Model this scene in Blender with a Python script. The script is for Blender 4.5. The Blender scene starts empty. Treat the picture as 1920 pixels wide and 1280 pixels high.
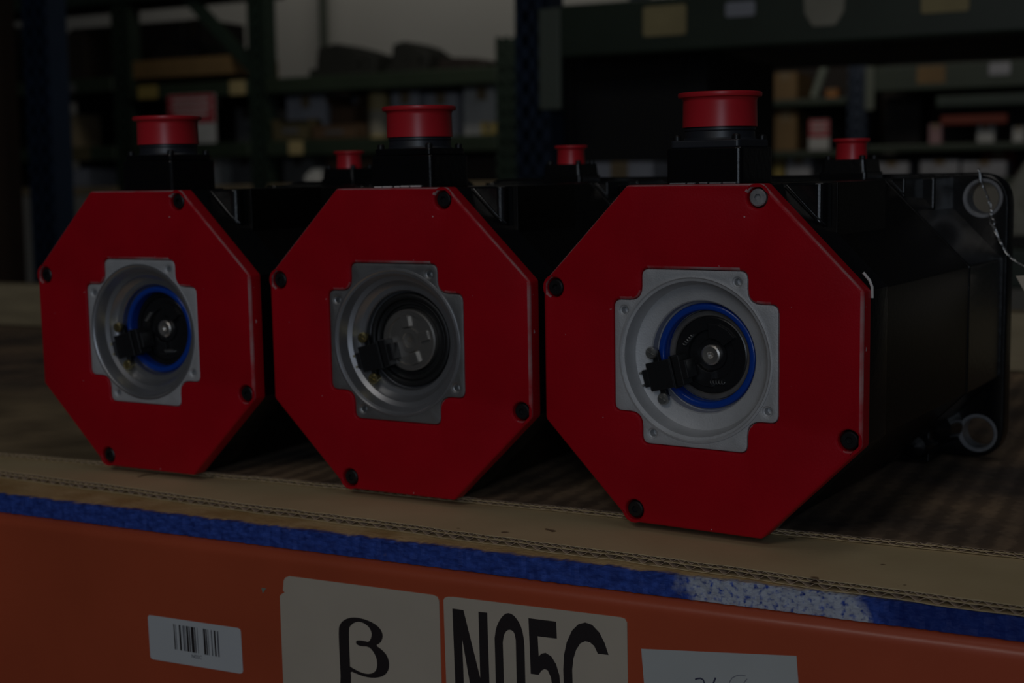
import bpy, bmesh, math, random
from mathutils import Matrix, Vector
C = bpy.context.scene.collection
SC = bpy.context.scene
U = 0.087                       # one motor half-width in metres; shapes below are drawn in this unit
PI = math.pi
rnd = random.Random(7)

# ------------------------------------------------------------------ camera, world, lights, exposure
cam = bpy.data.cameras.new('camera'); camo = bpy.data.objects.new('camera', cam); C.objects.link(camo)
camo.location = (3.4659*U, -7.2160*U, 1.9863*U)
camo.rotation_euler = (math.radians(83.7701), math.radians(0.5984), math.radians(33.0749))
cam.sensor_width = 36; cam.lens = 48.97; cam.clip_start = 0.02; cam.clip_end = 60
cam.dof.use_dof = True; cam.dof.focus_distance = 7.75*U; cam.dof.aperture_fstop = 10
SC.camera = camo

w = bpy.data.worlds.new('world'); SC.world = w; w.use_nodes = True
bg = w.node_tree.nodes['Background']; bg.inputs['Color'].default_value = (0.75, 0.85, 1.0, 1); bg.inputs['Strength'].default_value = 0.035

def area(name, loc, target, sx, sy, power, col=(1, 1, 1)):
    l = bpy.data.lights.new(name, 'AREA'); l.shape = 'RECTANGLE'; l.size = sx; l.size_y = sy; l.energy = power; l.color = col
    o = bpy.data.objects.new(name, l); C.objects.link(o); o.location = loc
    o.rotation_euler = (Vector(target) - Vector(loc)).to_track_quat('-Z', 'Y').to_euler()
    return o
area('key_lamp', (0.05, -2.1, 1.45), (-0.12, 0, 0.05), 0.9, 0.6, 24, (1.0, 0.96, 0.92))
area('dock_daylight', (2.5, -4.6, 1.0), (0, 0, 0.15), 1.3, 2.8, 190, (0.74, 0.85, 1.0))
area('ceiling_lamp', (0.45, -0.25, 2.9), (0.1, -0.1, 0), 2.4, 0.7, 20, (1.0, 0.97, 0.93))
area('aisle_fill', (-1.7, 2.6, 1.9), (-1.9, 3.9, 0.35), 2.6, 0.5, 60, (1.0, 0.93, 0.82))  # unseen fill light added to brighten the left rack row
area('rear_aisle_fill', (-0.9, 4.1, 2.4), (-0.9, 5.4, 0.45), 2.2, 0.4, 18, (1.0, 0.92, 0.82))  # unseen fill added over the rear aisle to lighten the far row
area('wall_fill', (-6.0, 7.4, 3.6), (-6.0, 9.3, 1.4), 4.5, 0.5, 85, (1.0, 0.97, 0.9))  # unseen fill added to bring the back wall up to white
SC.view_settings.view_transform = 'Standard'
SC.view_settings.look = 'None'
SC.view_settings.gamma = 1
SC.view_settings.use_curve_mapping = False
SC.view_settings.exposure = -2.75

# ------------------------------------------------------------------ materials
def mat(name, col, rough=0.5, metal=0.0, var=0.0, vscale=30.0, col2=None, bump=0.0, bscale=200.0, spec=0.5, coat=0.0, stretch=(1, 1, 1), speck=None):
    m = bpy.data.materials.new(name); m.use_nodes = True
    nt = m.node_tree; N = nt.nodes; L = nt.links
    b = N['Principled BSDF']
    b.inputs['Base Color'].default_value = (*col, 1); b.inputs['Roughness'].default_value = rough
    b.inputs['Metallic'].default_value = metal; b.inputs['Specular IOR Level'].default_value = spec
    b.inputs['Coat Weight'].default_value = coat; b.inputs['Coat Roughness'].default_value = 0.15
    tc = N.new('ShaderNodeTexCoord'); mp = N.new('ShaderNodeMapping'); mp.inputs['Scale'].default_value = stretch
    L.new(tc.outputs['Object'], mp.inputs['Vector'])
    out = None
    if var > 0:
        n = N.new('ShaderNodeTexNoise'); n.inputs['Scale'].default_value = vscale; n.inputs['Detail'].default_value = 5
        L.new(mp.outputs[0], n.inputs['Vector'])
        r = N.new('ShaderNodeValToRGB'); c2 = col2 or tuple(c*(1-var) for c in col)
        r.color_ramp.elements[0].position = 0.35; r.color_ramp.elements[1].position = 0.65
        r.color_ramp.elements[0].color = (*c2, 1); r.color_ramp.elements[1].color = (*col, 1)
        L.new(n.outputs['Fac'], r.inputs['Fac']); out = r.outputs['Color']
    if speck:                               # fine chips of another colour: (colour, scale, threshold)
        n = N.new('ShaderNodeTexNoise'); n.inputs['Scale'].default_value = speck[1]; n.inputs['Detail'].default_value = 2
        L.new(tc.outputs['Object'], n.inputs['Vector'])
        r = N.new('ShaderNodeValToRGB'); r.color_ramp.elements[0].position = speck[2]; r.color_ramp.elements[1].position = speck[2]+0.02
        L.new(n.outputs['Fac'], r.inputs['Fac'])
        mx = N.new('ShaderNodeMix'); mx.data_type = 'RGBA'; mx.inputs['B'].default_value = (*speck[0], 1); mx.inputs['A'].default_value = (*col, 1)
        L.new(r.outputs['Color'], mx.inputs['Factor'])
        if out: L.new(out, mx.inputs['A'])
        out = mx.outputs['Result']
    if out: L.new(out, b.inputs['Base Color'])
    if bump > 0:
        n = N.new('ShaderNodeTexNoise'); n.inputs['Scale'].default_value = bscale; n.inputs['Detail'].default_value = 3
        L.new(mp.outputs[0], n.inputs['Vector'])
        bp = N.new('ShaderNodeBump'); bp.inputs['Strength'].default_value = bump; bp.inputs['Distance'].default_value = 0.001
        L.new(n.outputs['Fac'], bp.inputs['Height']); L.new(bp.outputs[0], b.inputs['Normal'])
    return m

M = {}
M['red_paint'] = mat('red_paint', (0.46, 0.0015, 0.012), 0.42, var=0.12, vscale=25, bump=0.12, bscale=900, spec=0.22, speck=((0.62, 0.40, 0.40), 160, 0.765))
M['worn_highlight'] = mat('worn_highlight_edge', (0.46, 0.0015, 0.012), 0.42, var=1, vscale=55, col2=(0.40, 0.24, 0.24), spec=0.4)  # rubbed red paint mixed with a painted bevel highlight
M['black_paint'] = mat('black_paint', (0.0045, 0.0045, 0.005), 0.24, bump=0.12, bscale=260, spec=0.5)
M['stator_black'] = mat('stator_black', (0.005, 0.0042, 0.0035), 0.34, bump=0.06, bscale=400, spec=0.22)
M['alu'] = mat('bare_aluminium', (0.44, 0.44, 0.44), 0.45, 0.85, var=0.25, vscale=60, bump=0.08, bscale=500)
M['alu_cast'] = mat('cast_aluminium', (0.56, 0.565, 0.575), 0.6, 0.45, var=0.12, vscale=80, bump=0.15, bscale=1200)
M['spot'] = mat('machined_spot_face', (0.30, 0.30, 0.31), 0.45, 0.5, var=0.3, vscale=150)
M['alu_turned'] = mat('turned_aluminium', (0.60, 0.60, 0.62), 0.32, 0.85, var=0.25, vscale=18)
M['steel'] = mat('turned_steel', (0.50, 0.47, 0.43), 0.34, 0.85, var=0.25, vscale=40)
M['steel_ring'] = mat('ground_steel_ring', (0.27, 0.255, 0.24), 0.5, 0.7, var=0.3, vscale=120)
M['blue_seal'] = mat('blue_seal', (0.004, 0.05, 0.34), 0.25, spec=0.6)
M['rubber'] = mat('black_rubber', (0.010, 0.010, 0.010), 0.5, var=0.3, vscale=60)
M['coupling'] = mat('coupling_black', (0.012, 0.012, 0.013), 0.3, spec=0.6)
M['connector'] = mat('connector_black', (0.008, 0.008, 0.009), 0.45)
M['zinc'] = mat('zinc_screw', (0.42, 0.42, 0.40), 0.4, 0.85, var=0.3, vscale=300)
M['brass'] = mat('brass_screw', (0.50, 0.42, 0.20), 0.35, 0.9, var=0.3, vscale=300)
M['oxide'] = mat('black_oxide', (0.016, 0.016, 0.017), 0.4, 0.4, spec=0.6)
M['bright_screw'] = mat('bright_screw', (0.42, 0.41, 0.41), 0.4, 0.3, var=0.4, vscale=250)
M['hole'] = mat('hole_dark', (0.01, 0.01, 0.012), 0.7)
M['red_plastic'] = mat('red_cap_plastic', (0.58, 0.018, 0.028), 0.36, var=0.08, vscale=40, spec=0.6)
M['collar'] = mat('collar_black', (0.022, 0.024, 0.030), 0.4, spec=0.6)
M['white_bead'] = mat('matte_white', (0.62, 0.60, 0.58), 0.6)
M['orange_paint'] = mat('orange_beam_paint', (0.50, 0.085, 0.033), 0.38, var=0.14, vscale=9, bump=0.05, bscale=300, spec=0.5, coat=0.15)
M['card_cream'] = mat('label_cream', (0.53, 0.455, 0.36), 0.55, var=0.05, vscale=30)
M['label_white'] = mat('label_white', (0.54, 0.55, 0.555), 0.5, var=0.03, vscale=40)
M['paper'] = mat('paper_white', (0.50, 0.51, 0.495), 0.7, var=0.04, vscale=30)
M['ink'] = mat('black_ink', (0.02, 0.014, 0.014), 0.5)
M['ink_grey'] = mat('grey_ink', (0.11, 0.11, 0.125), 0.6)
M['pen'] = mat('pen_ink', (0.05, 0.05, 0.09), 0.6)
M['pen_pale'] = mat('pen_ink_pale', (0.22, 0.22, 0.25), 0.6)
M['wire'] = mat('tinned_wire', (0.45, 0.45, 0.45), 0.3, 0.95)
M['wood'] = mat('raw_plank', (0.36, 0.285, 0.165), 0.7, var=0.25, vscale=12, stretch=(1, 8, 8))
M['kraft'] = mat('kraft_liner', (0.65, 0.51, 0.29), 0.8, var=0.16, vscale=14, col2=(0.56, 0.43, 0.235), bump=0.1, bscale=300, speck=((0.2, 0.13, 0.07), 70, 0.72))
M['flute'] = mat('kraft_flute', (0.58, 0.43, 0.31), 0.85, var=0.2, vscale=80)
M['floor'] = mat('concrete', (0.16, 0.155, 0.15), 0.6, var=0.3, vscale=3)
M['wall'] = mat('white_wall', (0.74, 0.71, 0.64), 0.8, var=0.04, vscale=2)
M['blue_post'] = mat('blue_rack_paint', (0.014, 0.028, 0.056), 0.45, var=0.2, vscale=10)
M['green_post'] = mat('green_rack_paint', (0.022, 0.038, 0.026), 0.5, var=0.2, vscale=8)
M['green_beam'] = mat('olive_green_beam', (0.030, 0.044, 0.026), 0.45, var=0.2, vscale=8)
M['deck'] = mat('dark_deck', (0.022, 0.018, 0.014), 0.8, var=0.3, vscale=8)
M['grey_green'] = mat('grey_green_connector', (0.11, 0.125, 0.095), 0.5)
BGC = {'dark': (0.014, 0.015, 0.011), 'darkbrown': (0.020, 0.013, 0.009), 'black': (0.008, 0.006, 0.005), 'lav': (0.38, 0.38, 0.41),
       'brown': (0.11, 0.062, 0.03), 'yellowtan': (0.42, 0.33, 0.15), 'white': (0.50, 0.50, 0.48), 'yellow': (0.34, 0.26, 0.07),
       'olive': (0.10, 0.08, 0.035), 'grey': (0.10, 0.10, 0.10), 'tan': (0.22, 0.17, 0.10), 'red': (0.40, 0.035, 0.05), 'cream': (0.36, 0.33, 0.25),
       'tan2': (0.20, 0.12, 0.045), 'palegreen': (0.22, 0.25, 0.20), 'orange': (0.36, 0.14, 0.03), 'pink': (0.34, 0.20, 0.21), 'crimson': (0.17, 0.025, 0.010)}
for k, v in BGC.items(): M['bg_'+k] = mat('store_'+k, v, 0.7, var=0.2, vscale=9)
M['tape'] = mat('packing_tape', (0.22, 0.16, 0.09), 0.3)

# particle board: blue sprayed front edge with a worn white patch, raw tan top
def board_material():
    m = bpy.data.materials.new('sprayed_particle_board'); m.use_nodes = True; nt = m.node_tree; N = nt.nodes; L = nt.links; b = N['Principled BSDF']
    tc = N.new('ShaderNodeTexCoord'); sx = N.new('ShaderNodeSeparateXYZ'); L.new(tc.outputs['Object'], sx.inputs[0])
    def math_(op, a, c, clamp=False):
        n = N.new('ShaderNodeMath'); n.operation = op; n.use_clamp = clamp
        for i, v in enumerate((a, c)):
            if v is None: continue
            if isinstance(v, (int, float)): n.inputs[i].default_value = v
            else: L.new(v, n.inputs[i])
        return n.outputs[0]
    def noise(scale, detail=4, st=(1, 1, 1)):
        mp = N.new('ShaderNodeMapping'); mp.inputs['Scale'].default_value = st; L.new(tc.outputs['Object'], mp.inputs[0])
        n = N.new('ShaderNodeTexNoise'); n.inputs['Scale'].default_value = scale; n.inputs['Detail'].default_value = detail; L.new(mp.outputs[0], n.inputs['Vector']); return n.outputs['Fac']
    def mix(f, a, c):
        n = N.new('ShaderNodeMix'); n.data_type = 'RGBA'
        for k, v in (('Factor', f), ('A', a), ('B', c)):
            if isinstance(v, tuple): n.inputs[k].default_value = (*v, 1)
            else: L.new(v, n.inputs[k])
        return n.outputs['Result']
    def ramp(v, lo, hi):
        n = N.new('ShaderNodeMapRange'); n.inputs['From Min'].default_value = lo; n.inputs['From Max'].default_value = hi; L.new(v, n.inputs['Value']); return n.outputs[0]
    blue = mix(ramp(noise(160, 5, (1, 1, 2)), .35, .65), (0.016, 0.040, 0.22), (0.038, 0.090, 0.42))
    # white patch between s = 0.2 and 1.22 along the edge
    nz = noise(60, 5)
    sN = math_('ADD', math_('DIVIDE', sx.outputs[0], U), math_('MULTIPLY', math_('SUBTRACT', nz, 0.5), 0.35))
    pw = math_('MULTIPLY', ramp(sN, 0.18, 0.26), ramp(sN, 1.24, 1.17), True)
    sp = ramp(noise(420, 4), .68, .50)
    blue2 = mix(math_('MULTIPLY', pw, math_('MULTIPLY', sp, 0.85)), blue, (0.50, 0.53, 0.57))
    # right of the patch the paint is a deeper blue
    deep = mix(ramp(noise(160, 4), .3, .7), (0.006, 0.020, 0.15), (0.012, 0.038, 0.22))
    blue3 = mix(ramp(sN, 1.26, 1.36), blue2, deep)
    raw = mix(ramp(noise(45, 5), .35, .65), (0.46, 0.29, 0.12), (0.62, 0.44, 0.22))
    # overspray: paint ends a little below the arris, with a ragged edge
    rag = math_('ADD', math_('DIVIDE', sx.outputs[2], U), math_('MULTIPLY', math_('SUBTRACT', noise(110, 6), 0.5), 0.05))
    back = math_('ADD', math_('DIVIDE', sx.outputs[1], U), math_('MULTIPLY', math_('SUBTRACT', noise(90, 6), 0.5), 0.10))
    f = math_('MULTIPLY', ramp(rag, -0.088, -0.098), ramp(back, 0.06, 0.02), True)
    L.new(mix(f, raw, blue3), b.inputs['Base Color'])
    b.inputs['Roughness'].default_value = 0.6; b.inputs['Specular IOR Level'].default_value = 0.25
    bp = N.new('ShaderNodeBump'); bp.inputs['Strength'].default_value = 0.7; bp.inputs['Distance'].default_value = 0.0012
    L.new(noise(420, 5, (0.6, 1, 1.2)), bp.inputs['Height']); L.new(bp.outputs[0], b.inputs['Normal'])
    return m
M['board'] = board_material()

# upper sheet: dirty kraft with the corrugation showing through as faint ridges
def dirty_sheet():
    m = bpy.data.materials.new('dirty_ridged_kraft'); m.use_nodes = True; nt = m.node_tree; N = nt.nodes; L = nt.links; b = N['Principled BSDF']
    tc = N.new('ShaderNodeTexCoord')
    def noise(scale, detail, st=(1, 1, 1)):
        mp = N.new('ShaderNodeMapping'); mp.inputs['Scale'].default_value = st; L.new(tc.outputs['Object'], mp.inputs[0])
        n = N.new('ShaderNodeTexNoise'); n.inputs['Scale'].default_value = scale; n.inputs['Detail'].default_value = detail; L.new(mp.outputs[0], n.inputs['Vector']); return n
    r = N.new('ShaderNodeValToRGB'); n1 = noise(9, 6, (1, 1, 1)); L.new(n1.outputs['Fac'], r.inputs['Fac'])
    r.color_ramp.elements[0].position = 0.36; r.color_ramp.elements[0].color = (0.10, 0.075, 0.060, 1)
    r.color_ramp.elements[1].position = 0.68; r.color_ramp.elements[1].color = (0.40, 0.265, 0.155, 1)
    wv = N.new('ShaderNodeTexWave'); wv.wave_type = 'BANDS'; wv.bands_direction = 'X'; wv.inputs['Scale'].default_value = 21; wv.inputs['Distortion'].default_value = 2.5; wv.inputs['Detail'].default_value = 3; wv.inputs['Detail Scale'].default_value = 6
    L.new(tc.outputs['Object'], wv.inputs['Vector'])
    n2 = noise(110, 5, (2, 0.9, 1))
    mul = N.new('ShaderNodeMath'); mul.operation = 'MULTIPLY'; L.new(wv.outputs['Fac'], mul.inputs[0]); L.new(n2.outputs['Fac'], mul.inputs[1])
    mx = N.new('ShaderNodeMix'); mx.data_type = 'RGBA'; mx.blend_type = 'MULTIPLY'; mx.inputs['Factor'].default_value = 0.62
    r2 = N.new('ShaderNodeValToRGB'); L.new(mul.outputs[0], r2.inputs['Fac'])
    r2.color_ramp.elements[0].position = 0.08; r2.color_ramp.elements[0].color = (0.35, 0.33, 0.35, 1); r2.color_ramp.elements[1].position = 0.5; r2.color_ramp.elements[1].color = (1, 1, 1, 1)
    L.new(r.outputs['Color'], mx.inputs['A']); L.new(r2.outputs['Color'], mx.inputs['B'])
    # the far left part of the sheet is cleaner, lighter kraft
    sx = N.new('ShaderNodeSeparateXYZ'); L.new(tc.outputs['Object'], sx.inputs[0])
    mr = N.new('ShaderNodeMapRange'); mr.inputs['From Min'].default_value = -0.33; mr.inputs['From Max'].default_value = -0.42; L.new(sx.outputs[0], mr.inputs['Value'])
    mr2 = N.new('ShaderNodeMapRange'); mr2.inputs['From Min'].default_value = 0.28; mr2.inputs['From Max'].default_value = 0.16; L.new(sx.outputs[1], mr2.inputs['Value'])
    mm = N.new('ShaderNodeMath'); mm.operation = 'MULTIPLY'; L.new(mr.outputs[0], mm.inputs[0]); L.new(mr2.outputs[0], mm.inputs[1])
    mx2 = N.new('ShaderNodeMix'); mx2.data_type = 'RGBA'; L.new(mm.outputs[0], mx2.inputs['Factor']); L.new(mx.outputs['Result'], mx2.inputs['A'])
    r3 = N.new('ShaderNodeValToRGB'); L.new(noise(14, 5).outputs['Fac'], r3.inputs['Fac'])
    r3.color_ramp.elements[0].position = 0.35; r3.color_ramp.elements[0].color = (0.19, 0.135, 0.075, 1); r3.color_ramp.elements[1].position = 0.65; r3.color_ramp.elements[1].color = (0.36, 0.26, 0.145, 1)
    L.new(r3.outputs['Color'], mx2.inputs['B'])
    L.new(mx2.outputs['Result'], b.inputs['Base Color']); b.inputs['Roughness'].default_value = 0.75
    bp = N.new('ShaderNodeBump'); bp.inputs['Strength'].default_value = 0.35; bp.inputs['Distance'].default_value = 0.0008; L.new(mul.outputs[0], bp.inputs['Height']); L.new(bp.outputs[0], b.inputs['Normal'])
    return m
M['dirty'] = dirty_sheet()

# ------------------------------------------------------------------ mesh helpers (unit: K metres per drawing unit)
class MB:
    def __init__(s, k=U): s.v = []; s.f = []; s.k = k; s.sm = []
    def add(s, vs, fs, smooth=False):
        o = len(s.v); s.v += [tuple(p) for p in vs]; s.f += [tuple(i+o for i in f) for f in fs]; s.sm += [smooth]*len(fs); return s
    def box(s, c, d, rz=0.0, ry=0.0):
        x, y, z = d[0]/2, d[1]/2, d[2]/2; R = Matrix.Rotation(rz, 3, 'Z') @ Matrix.Rotation(ry, 3, 'Y')
        vs = [Vector(c) + R @ Vector((i*x, j*y, k*z)) for i in (-1, 1) for j in (-1, 1) for k in (-1, 1)]
        return s.add(vs, [(0, 1, 3, 2), (4, 6, 7, 5), (0, 4, 5, 1), (2, 3, 7, 6), (0, 2, 6, 4), (1, 5, 7, 3)])
    def prism(s, poly, a, b, axis='z', scale_b=1.0):
        n = len(poly)
        def P(u, v, t):
            return (u, v, t) if axis == 'z' else ((u, t, v) if axis == 'y' else (t, u, v))
        cu = sum(p[0] for p in poly)/n; cv = sum(p[1] for p in poly)/n
        vs = [P(u, v, a) for u, v in poly] + [P(cu+(u-cu)*scale_b, cv+(v-cv)*scale_b, b) for u, v in poly]
        fs = [tuple(range(n)), tuple(range(2*n-1, n-1, -1))] + [(i, i+n, (i+1) % n+n, (i+1) % n) for i in range(n)]
        return s.add(vs, fs)
    def lathe(s, prof, n=40, origin=(0, 0, 0), axis='z', close=False, caps=False):
        o = Vector(origin); vs = []
        for r, t in prof:
            for i in range(n):
                a = 2*PI*i/n; c_, s_ = r*math.cos(a), r*math.sin(a)
                vs.append(o + Vector((c_, s_, t) if axis == 'z' else ((c_, t, s_) if axis == 'y' else (t, c_, s_))))
        fs = []; m = len(prof)
        for j in range(m-1 if not close else m):
            k = (j+1) % m
            for i in range(n): fs.append((j*n+i, j*n+(i+1) % n, k*n+(i+1) % n, k*n+i))
        s.add(vs, fs, True)
        if caps and not close:
            b0 = len(s.v)-len(vs)
            if prof[0][0] > 1e-6: s.f.append(tuple(b0+i for i in range(n))); s.sm.append(False)
            if prof[-1][0] > 1e-6: s.f.append(tuple(b0+(m-1)*n+i for i in range(n))); s.sm.append(False)
        return s
    def tube(s, path, r, n=8):
        pts = [Vector(p) for p in path]; vs = []
        for i, p in enumerate(pts):
            t = (pts[min(i+1, len(pts)-1)] - pts[max(i-1, 0)]).normalized()
            ref = Vector((0, 0, 1)) if abs(t.z) < 0.9 else Vector((1, 0, 0))
            a = t.cross(ref).normalized(); b = t.cross(a).normalized()
            vs += [p + r*(a*math.cos(2*PI*j/n) + b*math.sin(2*PI*j/n)) for j in range(n)]
        fs = [(i*n+j, i*n+(j+1) % n, (i+1)*n+(j+1) % n, (i+1)*n+j) for i in range(len(pts)-1) for j in range(n)]
        s.add(vs, fs, True); o = len(s.v)-len(vs)
        s.f += [tuple(o+j for j in range(n)), tuple(len(s.v)-n+j for j in range(n))]; s.sm += [False, False]
        return s
    def build(s, name, material, parent=None, bevel=0.0, segs=3, angle=35):
        me = bpy.data.meshes.new(name); k = s.k
        me.from_pydata([(x*k, y*k, z*k) for x, y, z in s.v], [], s.f); me.validate()
        bm = bmesh.new(); bm.from_mesh(me); bmesh.ops.recalc_face_normals(bm, faces=bm.faces); bm.to_mesh(me); bm.free()
        if len(me.polygons) == len(s.sm): me.polygons.foreach_set('use_smooth', s.sm)
        if any(s.sm): me.set_sharp_from_angle(angle=math.radians(angle))
        me.materials.append(M[material] if isinstance(material, str) else material)
        o = bpy.data.objects.new(name, me); C.objects.link(o)
        if parent: o.parent = parent
        if bevel > 0:
            b = o.modifiers.new('bevel', 'BEVEL'); b.width = bevel*k; b.segments = segs; b.limit_method = 'ANGLE'; b.angle_limit = math.radians(30)
        return o

from mathutils.geometry import delaunay_2d_cdt
def _area(lp): return sum(lp[i-1][0]*lp[i][1]-lp[i][0]*lp[i-1][1] for i in range(len(lp)))/2
def _inside(p, lp):
    c = False; j = len(lp)-1
    for i in range(len(lp)):
        (xi, yi), (xj, yj) = lp[i], lp[j]
        if (yi > p[1]) != (yj > p[1]) and p[0] < (xj-xi)*(p[1]-yi)/(yj-yi)+xi: c = not c
        j = i
    return c
def _offset(lp, d):
    """move a counter-clockwise loop d to its left (into the enclosed area)"""
    out = []; n = len(lp)
    for i in range(n):
        p = Vector(lp[i]); a = (p-Vector(lp[i-1])).normalized(); b = (Vector(lp[(i+1) % n])-p).normalized()
        na, nb = Vector((-a.y, a.x)), Vector((-b.y, b.x)); m = (na+nb)
        m = m/max(m.length_squared, 0.35)*2
        out.append(tuple(p+m*d))
    return out
def fill2d(name, loops, depth, bevel, material, parent=None, y0=0.0, k=U):
    """closed outlines in the x-z plane (first outer, others holes) -> plate from y0 to y0+depth, front arris rounded by bevel"""
    LP = []
    for i, lp in enumerate(loops):
        q = [lp[0]]
        for p in lp[1:]:
            if math.dist(p, q[-1]) > 1e-5: q.append(p)
        if math.dist(q[0], q[-1]) < 1e-5: q.pop()
        if (_area(q) > 0) != (i == 0): q.reverse()
        LP.append(q)
    if bevel > 0:
        rings = [(bevel*(1-math.sin(t)), bevel*(1-math.cos(t))) for t in (0, PI/6, PI/3, PI/2)]
    else: rings = [(0.0, 0.0)]
    vs = []; fs = []; sm = []
    def tri(inset, y, flipf):
        pts = []; edges = []; lps = []
        for q in LP:
            o = _offset(q, inset) if inset else q
            b0 = len(pts); pts += o; lps.append(o); edges += [(b0+i, b0+(i+1) % len(o)) for i in range(len(o))]
        r = delaunay_2d_cdt([Vector(p) for p in pts], edges, [], 0, 1e-7)
        b0 = len(vs)
        vs.extend((p.x, y, p.y) for p in r[0])
        for f in r[2]:
            c = (sum(r[0][i].x for i in f)/len(f), sum(r[0][i].y for i in f)/len(f))
            if sum(_inside(c, o) for o in lps) % 2: fs.append(tuple(b0+i for i in (f if not flipf else reversed(f)))); sm.append(False)
    tri(rings[0][0], y0, False)
    for q in LP:
        rr = [([(x, y0+dy, z) for x, z in (_offset(q, ins) if ins else q)]) for ins, dy in rings] + [[(x, y0+depth, z) for x, z in q]]
        n = len(q); b0 = len(vs)
        for r_ in rr: vs.extend(r_)
        for j in range(len(rr)-1):
            for i in range(n): fs.append((b0+j*n+i, b0+j*n+(i+1) % n, b0+(j+1)*n+(i+1) % n, b0+(j+1)*n+i)); sm.append(True)
    tri(0, y0+depth, True)
    me = bpy.data.meshes.new(name); me.from_pydata([(x*k, y*k, z*k) for x, y, z in vs], [], fs)
    bm = bmesh.new(); bm.from_mesh(me); bmesh.ops.remove_doubles(bm, verts=bm.verts, dist=2e-7); bmesh.ops.recalc_face_normals(bm, faces=bm.faces); bm.to_mesh(me); bm.free()
    me.polygons.foreach_set('use_smooth', [True]*len(me.polygons)); me.set_sharp_from_angle(angle=math.radians(28))
    me.materials.append(M[material])
    ob = bpy.data.objects.new(name, me); C.objects.link(ob)
    if parent: ob.parent = parent
    return ob

def circ(cx, cz, r, n=28): return [(cx+r*math.cos(2*PI*i/n), cz+r*math.sin(2*PI*i/n)) for i in range(n)]
def rpoly(pts, rad, seg=5):
    out = []; n = len(pts)
    for i, p in enumerate(pts):
        r = rad[i] if isinstance(rad, (list, tuple)) else rad
        p = Vector(p); a = (Vector(pts[i-1])-p); b = (Vector(pts[(i+1) % n])-p)
        la, lb = a.length, b.length; a.normalize(); b.normalize()
        half = math.acos(max(-1, min(1, a.dot(b))))/2
        d = min(r/math.tan(half), la*0.49, lb*0.49); p0, p1 = p+a*d, p+b*d
        for j in range(seg+1):
            t = j/seg; out.append(tuple((1-t)**2*p0 + 2*t*(1-t)*p + t*t*p1))
    return out
def rrect(x0, x1, y0, y1, r, seg=5): return rpoly([(x0, y0), (x1, y0), (x1, y1), (x0, y1)], r, seg)
def empty(name, loc, rot=(0, 0, 0), label=None, cat=None, group=None):
    o = bpy.data.objects.new(name, None); C.objects.link(o); o.location = loc; o.rotation_euler = rot; o.empty_display_size = 0.02
    tag(o, label, cat, group); return o
def tag(o, label=None, cat=None, group=None, kind=None):
    for k, v in (('label', label), ('category', cat), ('group', group), ('kind', kind)):
        if v: o[k] = v
    return o

# ------------------------------------------------------------------ setting
RA = math.atan(0.117); O = Vector((0, -0.585*U, 0))       # the shelf front runs at a slight angle to the motors
SV = Vector((math.cos(RA), math.sin(RA), 0)); NV = Vector((-math.sin(RA), math.cos(RA), 0))
def rk(s, n, z=0): return O + SV*s + NV*n + Vector((0, 0, z))      # metres: along the racks, away from the aisle, up
RROT = (0, 0, RA)
FLOOR = -1.15
def frame_obj(o): o.location = O; o.rotation_euler = RROT; return o
tag(frame_obj(MB(1).box((-3, 3.5, FLOOR-0.05), (18, 14, 0.1)).build('floor', 'floor')), kind='structure')
tag(frame_obj(MB(1).box((-3, 9.06, 0.45), (18, 0.12, 3.2)).build('wall_back', 'wall')), kind='structure')
tag(frame_obj(MB(1).lathe([(0.035, FLOOR), (0.035, 2.0)], 16, (-6.19, 8.95, 0)).build('trim_1', M['grey_green'])), 'pale vertical pipe on the white back wall', kind='structure')

# ------------------------------------------------------------------ the shelf the motors stand on
shelf = empty('storage_rack', O, RROT, 'orange storage rack beam in front carrying location cards and a barcode sticker', 'storage rack')
pr = [(-0.05, -1.75), (-0.05, -0.60), (-0.05, -0.34)]
for i in range(9):
    a = PI - i*(PI/2)/8; pr.append((0.03+0.08*math.cos(a), -0.31+0.08*math.sin(a)))
pr += [(0.42, -0.23), (0.45, -0.26), (0.45, -0.42), (0.6, -0.42), (0.6, -1.75)]
mb = MB(); mb.prism(pr, -18, 6, 'x')
mb.sm = [len(f) == 4 for f in mb.f]
beam = mb.build('front_beam', 'orange_paint', shelf, angle=50)
for s in (-17.6, 5.7):
    for n in (0.35, 9.0):
        MB().box((s, n, (-0.45 + FLOOR/U)/2), (0.5, 0.5, -0.45 - FLOOR/U)).build('upright', 'orange_paint', shelf, 0.02)
MB().box((-6, 9.1, -0.85), (24, 0.3, 1.2)).build('rear_beam', 'orange_paint', shelf, 0.03)

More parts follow.
